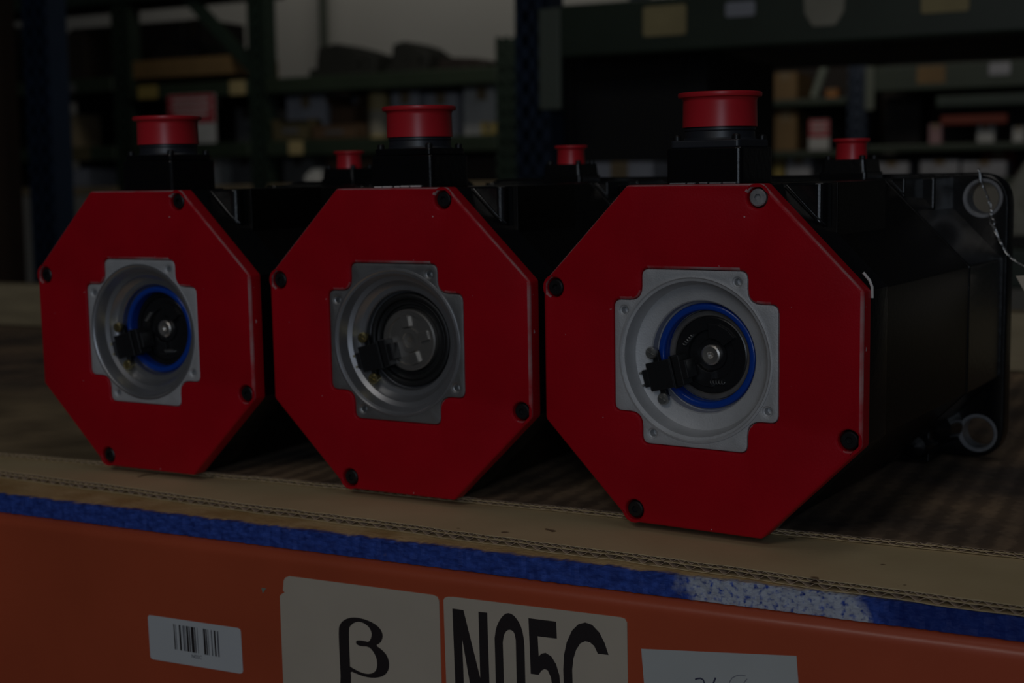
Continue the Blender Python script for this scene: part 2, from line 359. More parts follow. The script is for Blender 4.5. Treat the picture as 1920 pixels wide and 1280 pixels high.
# cards and stickers on the beam face (x along the beam, z up, in motor half-widths)
Y0 = -0.05
def flat(name, loops, material, parent, t, y=Y0): return fill2d(name, loops, t, 0, material, parent, y - t)
BETA_CARD = [(-2.3855, -0.4204), (-2.3734, -0.3985), (-2.3428, -0.3854), (-1.322, -0.3795), (-1.2884, -0.3874), (-1.2766, -0.4101), (-1.262, -1.46), (-1.29, -1.49), (-2.38, -1.51), (-2.405, -1.48), (-2.4186, -0.5235), (-2.4075, -0.5094), (-2.3804, -0.4932), (-2.3929, -0.482)]
c1 = flat('location_card', [BETA_CARD], 'card_cream', beam, 0.006); c1['label'] = 'cream card with a torn left edge and a black Greek letter beta'
BO = [(-1.9854, -1.067), (-1.979, -0.9707), (-1.9842, -0.7689), (-1.9846, -0.6806), (-1.9772, -0.6482), (-1.9509, -0.6164), (-1.9068, -0.5937), (-1.8634, -0.5856), (-1.8133, -0.5859), (-1.7565, -0.5959), (-1.7074, -0.6155), (-1.6798, -0.6397), (-1.6678, -0.669), (-1.6742, -0.7009), (-1.6924, -0.7252), (-1.7211, -0.7404), (-1.6757, -0.762), (-1.6412, -0.7925), (-1.6267, -0.8339), (-1.6304, -0.8749), (-1.6509, -0.909), (-1.6868, -0.9331), (-1.744, -0.948), (-1.8012, -0.9491), (-1.8585, -0.94), (-1.9051, -0.928), (-1.9023, -0.9592), (-1.909, -1.15), (-1.99, -1.16)]
BI = [(-1.9104, -0.6707), (-1.9048, -0.6511), (-1.8862, -0.6298), (-1.857, -0.6135), (-1.8282, -0.6084), (-1.7926, -0.6156), (-1.7646, -0.6336), (-1.7475, -0.6612), (-1.7483, -0.6925), (-1.767, -0.7274), (-1.8026, -0.7249), (-1.8384, -0.7254), (-1.858, -0.7313), (-1.8618, -0.7425), (-1.8536, -0.7557), (-1.8286, -0.761), (-1.7712, -0.7555), (-1.7398, -0.7785), (-1.7159, -0.8188), (-1.7113, -0.8618), (-1.7214, -0.8977), (-1.7469, -0.919), (-1.7864, -0.9293), (-1.8293, -0.9262), (-1.8722, -0.9137), (-1.908, -0.9), (-1.9102, -0.7712)]
def smooth_loop(lp, it=1):
    for _ in range(it):
        o = []
        for i, p in enumerate(lp):
            q = lp[(i+1) % len(lp)]
            if math.dist(p, q) > 0.12: o += [p, q]
            else: o += [(p[0]*.75+q[0]*.25, p[1]*.75+q[1]*.25), (p[0]*.25+q[0]*.75, p[1]*.25+q[1]*.75)]
        lp = o
    return lp
flat('printed_letter', [smooth_loop(BO), smooth_loop(BI)], 'ink', c1, 0.0012, Y0-0.0062)
CODE = [(-1.2469, -0.4036), (-1.2395, -0.388), (-1.2196, -0.3792), (-1.1843, -0.3749), (-0.13, -0.3601), (-0.1051, -0.3658), (-0.0926, -0.3851), (-0.078, -1.46), (-0.1, -1.49), (-1.20, -1.5), (-1.225, -1.47)]
c2 = flat('location_card', [CODE], 'card_cream', beam, 0.006); c2['label'] = 'cream card printed N05C in tall black letters'
G_N = [(-1.1869, -0.4449), (-1.1139, -0.4445), (-1.0085, -0.8379), (-1.0145, -0.4419), (-0.958, -0.4403), (-0.940, -1.27), (-1.005, -1.28), (-1.1251, -0.6164), (-1.108, -1.285), (-1.165, -1.29)]
top0 = [(-0.9113, -0.5839), (-0.9009, -0.5198), (-0.8743, -0.4663), (-0.8432, -0.4311), (-0.8127, -0.4228), (-0.7791, -0.4384), (-0.746, -0.4806), (-0.7278, -0.534), (-0.7205, -0.6075)]
in0 = [(-0.7753, -0.5778), (-0.7836, -0.5353), (-0.8037, -0.5206), (-0.8308, -0.5261), (-0.8516, -0.557), (-0.8589, -0.6018)]
flip = lambda L, dx: [(x+dx, -1.69-z) for x, z in reversed(L)]
G_0 = top0 + flip(top0, 0.008); H_0 = in0[::-1]; H_0 = [(x, z) for x, z in in0] + flip(in0, 0.008)
G_5 = [(-0.6934, -0.4377), (-0.5203, -0.4354), (-0.5165, -0.5335), (-0.6365, -0.5358), (-0.6309, -0.6537), (-0.6142, -0.6346), (-0.5876, -0.6259), (-0.5515, -0.6424), (-0.5222, -0.6844), (-0.503, -0.7432), (-0.492, -0.8464), (-0.492, -1.05), (-0.51, -1.17), (-0.55, -1.25), (-0.59, -1.265), (-0.64, -1.24), (-0.67, -1.15), (-0.67, -1.05), (-0.615, -1.05), (-0.605, -1.13), (-0.58, -1.16), (-0.555, -1.10), (-0.545, -1.0), (-0.54, -0.8539), (-0.5558, -0.7634), (-0.5752, -0.7261), (-0.595, -0.721), (-0.6151, -0.7351), (-0.6319, -0.7612), (-0.6819, -0.7625)]
cu_ = [(-0.4779, -0.7086), (-0.4727, -0.6219), (-0.4559, -0.546), (-0.423, -0.4743), (-0.384, -0.4326), (-0.3422, -0.4168), (-0.3007, -0.4246), (-0.2563, -0.464), (-0.2248, -0.52), (-0.2022, -0.5832), (-0.2663, -0.5851), (-0.2885, -0.544), (-0.3139, -0.5263), (-0.3427, -0.5242), (-0.3718, -0.5404), (-0.3978, -0.5806), (-0.4143, -0.6319), (-0.4231, -0.7005)]
G_C = cu_[:] + [(x+0.008, -1.69-z) for x, z in reversed(cu_)]
for lp in ([G_N], [smooth_loop(G_0), smooth_loop(H_0)], [G_5], [G_C]):
    flat('printed_letter', lp, 'ink', c2, 0.0012, Y0-0.0062)
BAR = [(-3.4912, -0.798), (-3.482, -0.7827), (-3.4572, -0.7812), (-2.7531, -0.773), (-2.7357, -0.7816), (-2.7324, -0.7964), (-2.7245, -1.0512), (-2.7317, -1.066), (-2.7516, -1.0717), (-3.4578, -1.0802), (-3.4773, -1.0745), (-3.483, -1.0611)]
c3 = flat('barcode_sticker', [BAR], 'label_white', beam, 0.003); c3['label'] = 'small white sticker with a black barcode'
for a, b, dk in ((-3.2775, -3.2692, 1), (-3.2620, -3.2571, 0), (-3.2330, -3.2190, 1), (-3.203, -3.193, 0), (-3.188, -3.182, 0), (-3.1728, -3.1580, 1), (-3.1520, -3.1440, 1), (-3.1350, -3.1120, 1), (-3.1070, -3.0990, 1), (-3.085, -3.081, 0), (-3.0346, -3.0190, 1), (-3.0150, -3.0060, 1), (-2.998, -2.993, 0), (-2.9719, -2.9640, 0), (-2.9480, -2.9360, 1), (-2.9230, -2.9120, 0)):
    flat('printed_bar', [[(a, -0.815), (b, -0.815), (b+0.006, -0.985), (a+0.006, -0.985)]], 'ink' if dk else 'ink_grey', c3, 0.0008, Y0-0.0032)
tcu = bpy.data.curves.new('tmp', 'FONT'); tcu.body = 'N05C'; tcu.size = 0.035*U; to = bpy.data.objects.new('tmp', tcu); C.objects.link(to)
tme = bpy.data.meshes.new_from_object(to.evaluated_get(bpy.context.evaluated_depsgraph_get())); bpy.data.objects.remove(to); tme.name = 'printed_code'
for v in tme.vertices: v.co = (v.co.x - 3.137*U, (Y0-0.0042)*U, v.co.y - 1.022*U)
tme.materials.clear(); tme.materials.append(M['ink_grey']); to = bpy.data.objects.new('printed_code', tme); C.objects.link(to); to.parent = c3
PAPER = [(-0.0105, -0.5226), (0.8512, -0.4398), (0.906, -1.08), (0.045, -1.16)]
c4 = flat('paper_note', [PAPER], 'paper', beam, 0.003); c4['label'] = 'white paper note stuck on askew with handwriting'
def pen(path, r, m):
    lp = []; n = len(path)
    for sgn in (1, -1):
        for i in (range(n) if sgn == 1 else range(n-1, -1, -1)):
            a = Vector(path[max(i-1, 0)]); b = Vector(path[min(i+1, n-1)]); t = (b-a).normalized()
            lp.append((path[i][0]-t.y*r*sgn, path[i][1]+t.x*r*sgn))
    flat('handwriting', [lp], m, c4, 0.0006, Y0-0.0032)
pen([(0.3003, -0.65), (0.3115, -0.6427), (0.3312, -0.6381), (0.3453, -0.6443), (0.3521, -0.6572), (0.3427, -0.6836), (0.3175, -0.7182), (0.295, -0.745), (0.36, -0.742)], 0.0045, 'pen')
pen([(0.4152, -0.6216), (0.4059, -0.6462), (0.396, -0.6755), (0.385, -0.735)], 0.0045, 'pen')
pen([(0.4903, -0.6554), (0.493, -0.633), (0.5066, -0.6089), (0.5312, -0.5931), (0.5559, -0.5861), (0.5805, -0.5868)], 0.0025, 'pen_pale')
pen([(0.5888, -0.602), (0.5753, -0.6205), (0.5645, -0.644), (0.5565, -0.6727), (0.56, -0.71), (0.53, -0.735), (0.50, -0.70), (0.4903, -0.6554)], 0.0025, 'pen_pale')
ch = flat('paint_chip', [[(-2.5603, -0.4872), (-2.5251, -0.4867), (-2.552, -0.5222)]], 'palegreen_chip' if 'palegreen_chip' in M else 'bg_palegreen', beam, 0.002)

# particle board with a ragged sprayed front edge
def wob(s, ph=0.0): return 0.5*math.sin(s*5.1+ph) + 0.3*math.sin(s*13.7+2*ph+1) + 0.2*math.sin(s*31.3+ph*3+2)
mb = MB(); NS = 900; S0, S1 = -17.5, 5.5; ZB0, ZB1 = -0.228, -0.100
rows = [(0.0, ZB0), (0.0, -0.195), (0.0, -0.16), (0.0, -0.125), (0.0, -0.104), (0.012, ZB1), (0.10, ZB1), (9.3, ZB1), (9.3, ZB0)]
vs = []
r2 = random.Random(3)
for i in range(NS+1):
    s = S0 + (S1-S0)*i/NS
    for j, (n, z) in enumerate(rows):
        dn = r2.uniform(-0.006, 0.006) if j < 6 else 0
        dz = (r2.uniform(-0.008, 0.004) + 0.004*wob(s)) if j in (4, 5) else (r2.uniform(-0.002, 0.002) if 0 < j < 4 else 0)
        vs.append((s, n+dn, z+min(dz, 0)))
R = len(rows); fs = []
for i in range(NS):
    for j in range(R): fs.append((i*R+j, (i+1)*R+j, (i+1)*R+(j+1) % R, i*R+(j+1) % R))
fs += [tuple(range(R)), tuple(NS*R+j for j in range(R))]
mb.add(vs, fs)
board = frame_obj(mb.build('shelf_board', 'board'))
tag(board, 'particle board shelf with rough blue sprayed front edge and worn white patch', 'shelf board')

# double-wall corrugated sheets: three liners and two rows of flutes
def corrugated(name, origin, ang, ztop, layers, s0, s1, n1, topmat, label, seed):
    root = empty(name, (origin[0]*U, origin[1]*U, 0), (0, 0, ang), label, 'cardboard sheet')
    def fe(s): return 0.016*wob(s*0.6, seed) + 0.012*math.sin(s*0.9+seed)
    def zz(s): return 0.0
    tl = 0.0036; z = ztop
    def liner(z, nm, m, j):
        mb = MB(); n = 260; vs = []; 
        for i in range(n+1):
            s = s0+(s1-s0)*i/n; f = fe(s) + 0.008*wob(s*1.7, seed+j)
            q = 0.0025*wob(s*2.3, seed+2*j)
            dz = min(q, 0) if j == 0 else q*0.4
            vs += [(s, f, z+dz), (s, f, z-tl+dz), (s, n1, z-tl), (s, n1, z), (s, f+0.25, z), (s, f+0.25, z-tl)]
        order = [0, 1, 5, 2, 3, 4]; fs = []
        for i in range(n):
            for a in range(6):
                b0, b1 = order[a], order[(a+1) % 6]
                fs.append((i*6+b0, i*6+b1, (i+1)*6+b1, (i+1)*6+b0))
        fs += [tuple(order), tuple(n*6+k for k in order)]
        mb.add(vs, fs); return mb.build(nm, m, root)
    liner(z, 'top_liner', topmat, 0)
    for j, (h, pitch) in enumerate(layers):
        za, zb = z-tl, z-tl-h
        mb = MB(); per = int((s1-s0)/pitch); vs = []; tt = 0.0028
        N_ = per*8
        for i in range(N_+1):
            s = s0+(s1-s0)*i/N_; ph = 2*PI*i/8 + 0.5*wob(s*0.8, seed+j)
            amp = (h/2 - tt/2)*(1 - 0.12*abs(wob(s*1.3, seed*2)))
            zc = (za+zb)/2 + amp*math.sin(ph); f = fe(s) + 0.006
            vs += [(s, f, zc+tt/2), (s, f, zc-tt/2), (s, f+1.3, zc-tt/2), (s, f+1.3, zc+tt/2)]
        fs = [(i*4+a, i*4+(a+1) % 4, (i+1)*4+(a+1) % 4, (i+1)*4+a) for i in range(N_) for a in range(4)]
        mb.add(vs, fs); o = mb.build('flute_row', 'flute', root); o['kind'] = 'stuff'
        z = zb
        liner(z, 'middle_liner' if j < len(layers)-1 else 'bottom_liner', 'kraft', j+1)
        z = z - 0.0
    return root
corrugated('cardboard_sheet', (0, -0.488), math.atan(0.055), -0.042, [(0.0175, 0.056), (0.0275, 0.095)], -16.5, 4.6, 9.0, 'kraft', 'lower clean tan corrugated cardboard sheet lying on the blue edged board', 1.3)
corrugated('cardboard_sheet', (0, 0.275), math.atan(0.124), 0.0, [(0.010, 0.055), (0.0155, 0.075)], -16.5, 4.6, 8.6, 'dirty', 'upper dirty dark brown corrugated cardboard sheet the motors stand on', 4.1)

# long plank at the back of the shelf
pk = frame_obj(MB().box((-6.2, 8.75, 0.32), (22, 0.5, 0.62)).build('wooden_plank', 'wood', None, 0.02))
tag(pk, 'long pale tan plank lying along the back of the shelf', 'plank')

# ------------------------------------------------------------------ motors
T = 0.4224
OCT = [(-T, 2), (T, 2), (1, 1+T), (1, 1-T), (T, 0), (-T, 0), (-1, 1-T), (-1, 1+T)]
def oct_s(k): return [(x*k, 1+(z-1)*k) for x, z in OCT]
A_, B_ = 0.3331, 0.5175
CROSS = [(-A_, B_), (A_, B_), (A_, A_), (B_, A_), (B_, -A_), (A_, -A_), (A_, -B_), (-A_, -B_), (-A_, -A_), (-B_, -A_), (-B_, A_), (-A_, A_)]
CRAD = [0.045, 0.045, 0.09, 0.045]*3
CRAD = [0.045, 0.045, 0.085, 0.045, 0.045, 0.085, 0.045, 0.045, 0.085, 0.045, 0.045, 0.085]
def cross(d=0.0): return [(x, z+1) for x, z in rpoly([(x-math.copysign(d, x), z-math.copysign(d, z)) for x, z in CROSS], CRAD)]
SCX, SCY = 0.3888, 0.9233
SCREWS = [(SCX, 1+SCY), (SCY, 1-SCX), (-SCX, 1-SCY), (-SCY, 1+SCX)]
SMALL = [(0.268, 1.452), (0.452, 0.732), (-0.268, 0.548), (-0.452, 1.268)]

def hexscrew(mb, cx, cz, r, y, depth, hexr=0.022, n=24, hd=0.018):
    """socket head seen from the front: face at y, body going back, hexagonal socket"""
    a = [2*PI*i/n for i in range(n)]
    hr = lambda t: hexr*math.cos(PI/6)/math.cos((t % (PI/3))-PI/6)
    rings = [[(cx+r*math.cos(t), y+depth, cz+r*math.sin(t)) for t in a], [(cx+r*math.cos(t), y+0.006, cz+r*math.sin(t)) for t in a], [(cx+(r-0.007)*math.cos(t), y, cz+(r-0.007)*math.sin(t)) for t in a],
             [(cx+hr(t)*math.cos(t), y, cz+hr(t)*math.sin(t)) for t in a], [(cx+hr(t)*math.cos(t), y+hd, cz+hr(t)*math.sin(t)) for t in a]]
    vs = [p for q in rings for p in q]; fs = []
    for j in range(4):
        for i in range(n): fs.append((j*n+i, j*n+(i+1) % n, (j+1)*n+(i+1) % n, (j+1)*n+i))
    fs += [tuple(range(n)), tuple(4*n+i for i in range(n))]
    mb.add(vs, fs); return mb

def corner_block(parent, m, xb, y1, y2, r=0.03, xb1=None, bev=0.008, low=False):
    """blocks standing on the chamfers, flush with the top (and bottom)"""
    xb1 = xb1 or xb
    for sx in (1, -1):
        pts = [(0.25*sx, y1)]
        for i in range(7):
            a = -PI/2 + i*(PI/2)/6; pts.append(((xb-r+r*math.cos(a))*sx, y1+r+r*math.sin(a)))
        pts += [(xb1*sx, y2), (0.25*sx, y2)]
        for z0, z1 in (((1.5, 1.997), (0.003, 0.5)) if low else ((1.5, 1.997),)):
            MB().prism(pts, z0, z1).build('corner_block', m, parent, bev)
        if m == 'black_paint' and y1 < 2.4: MB().tube([((xb-0.002)*sx, y1-0.003+r*0.5, 2.004+T-xb), ((xb-r)*sx, y1-0.003, 2.002+T-xb+r), ((T+0.02)*sx, y1-0.003, 1.985), ((T+0.04)*sx, y1-0.003, 1.992), ((xb-r)*sx, y1-0.003, 1.992)], 0.006, 8).build('fillet_highlight_bead', m, parent)  # cast fillet, carried along the top edge to add a highlight line

def make_motor(loc, yaw, label, style):
    root = empty('servo_motor', (loc[0]*U, loc[1]*U, 0.004*U), (0.0140 if style == 3 else 0.0165, 0, yaw), label, 'motor', 'servo motors in a row')
    # red rear cover
    cover = fill2d('rear_cover', [rpoly(OCT, 0.035), cross()] + [circ(x, z, 0.060) for x, z in SCREWS], 0.112, 0.018, 'red_paint', root)
    cover.data.materials.append(M['worn_highlight'])
    for p in cover.data.polygons:                        # arrises with rubbed paint and a highlight put into the colour
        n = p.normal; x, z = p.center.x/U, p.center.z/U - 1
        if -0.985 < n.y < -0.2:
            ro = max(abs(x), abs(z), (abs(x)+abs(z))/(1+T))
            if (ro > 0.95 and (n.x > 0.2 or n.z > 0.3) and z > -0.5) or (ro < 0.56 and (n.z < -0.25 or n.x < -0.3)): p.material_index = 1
    for i, (x, z) in enumerate(SCREWS):
        m = 'bright_screw' if (style == 3 and i == 0) else 'oxide'
        mb = MB(); hexscrew(mb, x, z, 0.049, 0.012, 0.10); o = mb.build('cover_screw', m, root)
        if m == 'bright_screw': o['label'] = 'worn bright socket screw'
    # bare aluminium encoder mount with bore
    al = 'alu_cast' if style != 2 else 'alu'
    mount = fill2d('encoder_mount', [cross(0.003), circ(0, 1, 0.474, 72)] + [circ(x, z, 0.030) for x, z in SMALL], 0.09, 0.006, al, root, 0.012)
    for x, z in SMALL: MB().lathe([(0.031, 0.016), (0.026, 0.022), (0.022, 0.024), (0.021, 0.07), (0.001, 0.075)], 20, (x, 0, z), 'y').build('tapped_hole', al, mount)
    lip = [(0.488, 0.016), (0.486, 0.006), (0.474, 0.004), (0.466, 0.012), (0.452, 0.016)]
    if style == 3: cup = [(0.446, 0.05), (0.438, 0.085), (0.425, 0.105), (0.405, 0.115), (0.335, 0.130), (0.328, 0.138), (0.326, 0.20)]
    else: cup = [(0.444, 0.05), (0.432, 0.085), (0.402, 0.098), (0.395, 0.112), (0.365, 0.140), (0.335, 0.146), (0.328, 0.155), (0.326, 0.20)]
    bore = MB().lathe(lip + cup + [(0.30, 0.22), (0.20, 0.30), (0.20, 0.34)], 72, (0, 0, 1), 'y')
    bore.build('bore_housing', 'alu_turned' if style != 3 else 'alu_cast', root, angle=25)
    rg = 'rubber' if style == 2 else 'blue_seal'
    MB().lathe([(0.312, 0.22), (0.311, 0.182), (0.304, 0.174), (0.280, 0.174), (0.272, 0.180), (0.269, 0.192), (0.268, 0.29)], 64, (0, 0, 1), 'y').build('seal_ring', rg, root, angle=60)
    if style == 2:
        MB().lathe([(0.276, 0.25), (0.276, 0.200), (0.262, 0.192), (0.250, 0.200), (0.236, 0.200), (0.230, 0.212), (0.212, 0.212), (0.205, 0.25), (0.02, 0.26)], 64, (0, 0, 1), 'y').build('lip_seal', 'rubber', root, angle=30)
        hub = MB().lathe([(0.206, 0.25), (0.204, 0.175), (0.194, 0.166), (0.165, 0.166), (0.160, 0.180), (0.085, 0.180), (0.078, 0.168), (0.050, 0.168), (0.045, 0.180), (0.020, 0.184), (0.012, 0.20), (0.001, 0.24)], 56, (0, 0, 1), 'y').build('shaft_hub', 'steel', root, angle=25)
        for k, a in enumerate((100, 15, -70)):
            t = math.radians(a); mb = MB(); mb.box((0, 0, 0), (0.075, 0.03, 0.06))
            mb.v = [Vector((p[0]+0.125, p[1]+0.168, p[2])) for p in mb.v]
            mb.v = [tuple(Matrix.Rotation(-t, 3, 'Y') @ p + Vector((0, 0, 1))) for p in mb.v]
            mb.build('drive_lug', 'steel', hub, 0.004)
    else:
        MB().lathe([(0.267, 0.285), (0.266, 0.242), (0.260, 0.235), (0.236, 0.235), (0.230, 0.243), (0.230, 0.29)], 64, (0, 0, 1), 'y').build('rotor_ring', 'steel_ring' if style == 3 else 'oxide', root, angle=30)
        cpl = MB().lathe([(0.231, 0.295), (0.231, 0.250), (0.220, 0.244), (0.150, 0.248), (0.145, 0.270), (0.095, 0.270), (0.090, 0.258), (0.001, 0.258)], 56, (0, 0, 1), 'y').build('encoder_coupling', 'coupling', root, angle=25)
        for a in (35, 215):
            mb = MB(); t0 = math.radians(a)
            seg = [(0.10*math.cos(t0+q), 0.10*math.sin(t0+q)) for q in (0, .35, .7, 1.05)] + [(0.19*math.cos(t0+q), 0.19*math.sin(t0+q)) for q in (1.05, .7, .35, 0)]
            mb.prism([(x, z+1) for x, z in seg], 0.228, 0.275, 'y'); mb.build('coupling_jaw', 'coupling', cpl, 0.004)
        for a in (150, 285):
            t = math.radians(a); mb = MB(); path = []
            d = Vector((math.cos(t+PI/2.3), 0, math.sin(t+PI/2.3))); e = Vector((math.cos(t), 0, math.sin(t)))*0.165
            for i in range(61):
                q = i/60; ang = q*2*PI*5
                path.append(Vector((0, 0.234, 1)) + e + d*(q-0.5)*0.09 + Vector((0, math.cos(ang)*0.010, 0)) + d.cross(Vector((0, 1, 0)))*math.sin(ang)*0.010)
            mb.tube(path, 0.0032, 6); mb.build('coupling_spring', 'zinc', cpl)
        MB().lathe([(0.062, 0.27), (0.060, 0.238), (0.050, 0.232), (0.022, 0.234), (0.018, 0.242), (0.001, 0.255)], 32, (0, 0, 1), 'y').build('shaft_end', 'steel', cpl, angle=25)
    # optical pickup with its two screws
    th = math.radians(14)
    def rot(px, pz, c=(-0.245, 0.885)): return (c[0] + px*math.cos(th) - pz*math.sin(th), c[1] + px*math.sin(th) + pz*math.cos(th))
    def pbox(mb, x0, x1, z0, z1, y0, y1): mb.prism([rot(x0, z0), rot(x1, z0), rot(x1, z1), rot(x0, z1)], y0, y1, 'y')
    mb = MB(); pbox(mb, -0.085, 0.075, -0.085, 0.085, 0.075, 0.16); pbox(mb, -0.125, -0.085, -0.055, 0.050, 0.085, 0.15); pbox(mb, 0.075, 0.085, -0.095, 0.100, 0.07, 0.17)
    pbox(mb, -0.05, -0.01, -0.135, 0.150, 0.115, 0.15)
    pick = mb.build('pickup_block', 'connector', root, 0.006)
    mb = MB(); pbox(mb, 0.085, 0.135, -0.085, 0.095, 0.085, 0.20); pbox(mb, 0.10, 0.17, -0.05, 0.06, 0.09, 0.21); mb.build('pickup_head', 'connector', pick, 0.006)
    sm = 'zinc' if style == 3 else 'brass'
    for (px, pz) in ((-0.035, 0.140), (-0.025, -0.140)):
        x, z = rot(px, pz); mb = MB(); mb.lathe([(0.001, 0.074), (0.030, 0.076), (0.036, 0.084), (0.036, 0.105), (0.022, 0.106), (0.022, 0.15)], 20, (x, 0, z), 'y')
        mb.box((x, 0.074, z), (0.046, 0.006, 0.007), 0, 0.5); mb.box((x, 0.074, z), (0.007, 0.006, 0.046), 0, 0.5)
        mb.build('pickup_screw', sm, pick)
    for pz in (-0.04, 0.035):
        x, z = rot(-0.138, pz); MB().lathe([(0.008, 0.09), (0.008, 0.115)], 10, (x, 0, z), 'y', False, True).build('pickup_pin', 'brass' if style != 3 else 'zinc', pick)
    # black housings
    bell = fill2d('end_bell', [oct_s(0.992), circ(0, 1, 0.485, 64)], 0.308, 0.004, 'black_paint', root, 0.112)
    corner_block(bell, 'black_paint', 0.665, 0.306, 0.42, 0.055)
    mb = MB(); mb.prism(oct_s(0.985), 0.416, 2.16, 'y'); sh = mb.build('stator_housing', 'stator_black', root, 0.006); corner_block(sh, 'stator_black', 0.70, 0.418, 1.25, 0.006)
    mb = MB(); mb.prism(oct_s(0.992), 2.10, 2.96, 'y'); fb = mb.build('front_bell', 'black_paint', root, 0.012); corner_block(fb, 'black_paint', 0.535, 2.152, 2.52, 0.012, 0.555); corner_block(fb, 'black_paint', 0.635, 2.50, 2.97, 0.02, None, 0.008, True)
    FH = 1.025
    HOLES = [(sx*0.845, 1+sz*0.845) for sx in (1, -1) for sz in (1, -1)]
    fl = fill2d('mounting_flange', [rpoly([(-FH, 1-FH), (FH, 1-FH), (FH, 1+FH), (-FH, 1+FH)], 0.24, 8)] + [circ(x, z, 0.112, 32) for x, z in HOLES], 0.15, 0.02, 'black_paint', root, 2.95)
    for x, z in HOLES:
        MB().lathe([(0.140, 2.952), (0.138, 2.944), (0.118, 2.944), (0.110, 2.952), (0.108, 3.10), (0.113, 3.10), (0.113, 2.96)], 40, (x, 0, z), 'y', True).build('spot_face', 'spot', fl, angle=30)
    for sx in (1, -1):                                   # cast fillets where the lower corners meet the flange
        mb = MB(); mb.lathe([(0.001, 2.42), (0.075, 2.44), (0.095, 2.48), (0.10, 2.96)], 20, (sx*0.545, 0, 0.115), 'y'); mb.lathe([(0.02, 2.62), (0.12, 2.72), (0.14, 2.95)], 20, (sx*0.60, 0, 0.20), 'y'); mb.build('flange_boss', 'black_paint', root)
    MB().lathe([(0.75, 3.09), (0.75, 3.16), (0.30, 3.17), (0.28, 3.2), (0.2, 3.2), (0.2, 3.72), (0.18, 3.74)], 40, (0, 0, 1), 'y').build('output_shaft', 'steel', root, angle=30)
    # power connector tower
    mb = MB(); mb.prism(rrect(-0.236, 0.236, 0.135, 0.60, 0.035), 1.99, 2.205); box = mb.build('power_connector_box', 'black_paint', root, 0.008)
    mb = MB(); mb.prism(rrect(-0.218, 0.218, 0.152, 0.583, 0.03), 2.205, 2.250); mb.build('box_lid', 'black_paint' if style != 3 else 'collar', box, 0.008)
    mb = MB(); mb.lathe([(0.215, 2.248), (0.206, 2.262), (0.202, 2.30), (0.208, 2.306), (0.208, 2.318), (0.202, 2.322), (0.202, 2.36)], 48, (0, 0.37, 0)); mb.build('threaded_collar', 'collar', box, angle=25)
    for x in (-0.185, 0.185):
        for y in (0.185, 0.555):
            mb = MB(); mb.lathe([(0.024, 2.248), (0.024, 2.272), (0.018, 2.280), (0.010, 2.280), (0.009, 2.272), (0.001, 2.272)], 16, (x, y, 0)); mb.build('lid_screw', 'oxide', box)
    MB().lathe([(0.217, 2.325), (0.214, 2.47), (0.216, 2.482), (0.222, 2.492), (0.240, 2.496), (0.244, 2.505), (0.243, 2.520), (0.236, 2.524), (0.205, 2.522), (0.200, 2.50), (0.001, 2.50)], 64, (0, 0.37, 0)).build('dust_cap', 'red_plastic', root, angle=30)['label'] = 'large red plastic dust cap'
    if style >= 2:
        mb = MB(); x = -0.20
        while x < 0.17:
            l = rnd.uniform(0.04, 0.10); mb.box((x+l/2, 0.122, 2.004+rnd.uniform(-.002, .003)), (l, 0.022, 0.012), rnd.uniform(-.06, .06)); x += l+rnd.uniform(0.005, 0.03)
        mb.build('sealant_highlight_bead', 'white_bead' if style == 2 else 'spot', root, 0.004)  # white sealant dashes; the grey ones paint a highlight line under the box
    # encoder connector at the far end
    pts = rrect(-0.175, 0.175, 2.42, 2.80, 0.03)
    mb = MB(); mb.prism(pts, 1.99, 2.045); mb.prism(rrect(-0.165, 0.165, 2.43, 2.79, 0.03), 2.04, 2.135, 'z', 0.93); eb = mb.build('signal_connector_box', 'black_paint', root, 0.006)
    for x in (-0.125, 0.125):
        for y in (2.485, 2.735):
            MB().lathe([(0.022, 2.133), (0.022, 2.158), (0.014, 2.164), (0.001, 2.160)], 14, (x, y, 0)).build('lid_screw', 'oxide', eb)
    MB().lathe([(0.112, 2.13), (0.107, 2.235), (0.110, 2.25), (0.130, 2.262), (0.132, 2.275), (0.128, 2.282), (0.10, 2.280), (0.001, 2.272)], 44, (0, 2.61, 0)).build('dust_cap', 'red_plastic', root, angle=30)['label'] = 'small red plastic dust cap'
    if style == 3:
        mb = MB(); mb.tube([(0.955, 0.12, 1.515), (0.99, 0.12, 1.475), (1.004, 0.12, 1.44), (1.006, 0.12, 1.38)], 0.008, 8)
        mb.build('white_edge_strip', 'white_bead', root)  # thin white strip at the back edge of the cover
    return root
make_motor((-4.1337, -0.3843), 0.0757, 'red and black servo motor farthest left, dark blue-ringed bore, before the red sign', 1)
make_motor((-2.0779, -0.1040), 0.0750, 'middle red and black servo motor with bright turned bore and black seal ring', 2)
make_motor((0, 0), 0.0, 'nearest red and black servo motor on the right, twisted wire through its flange hole', 3)

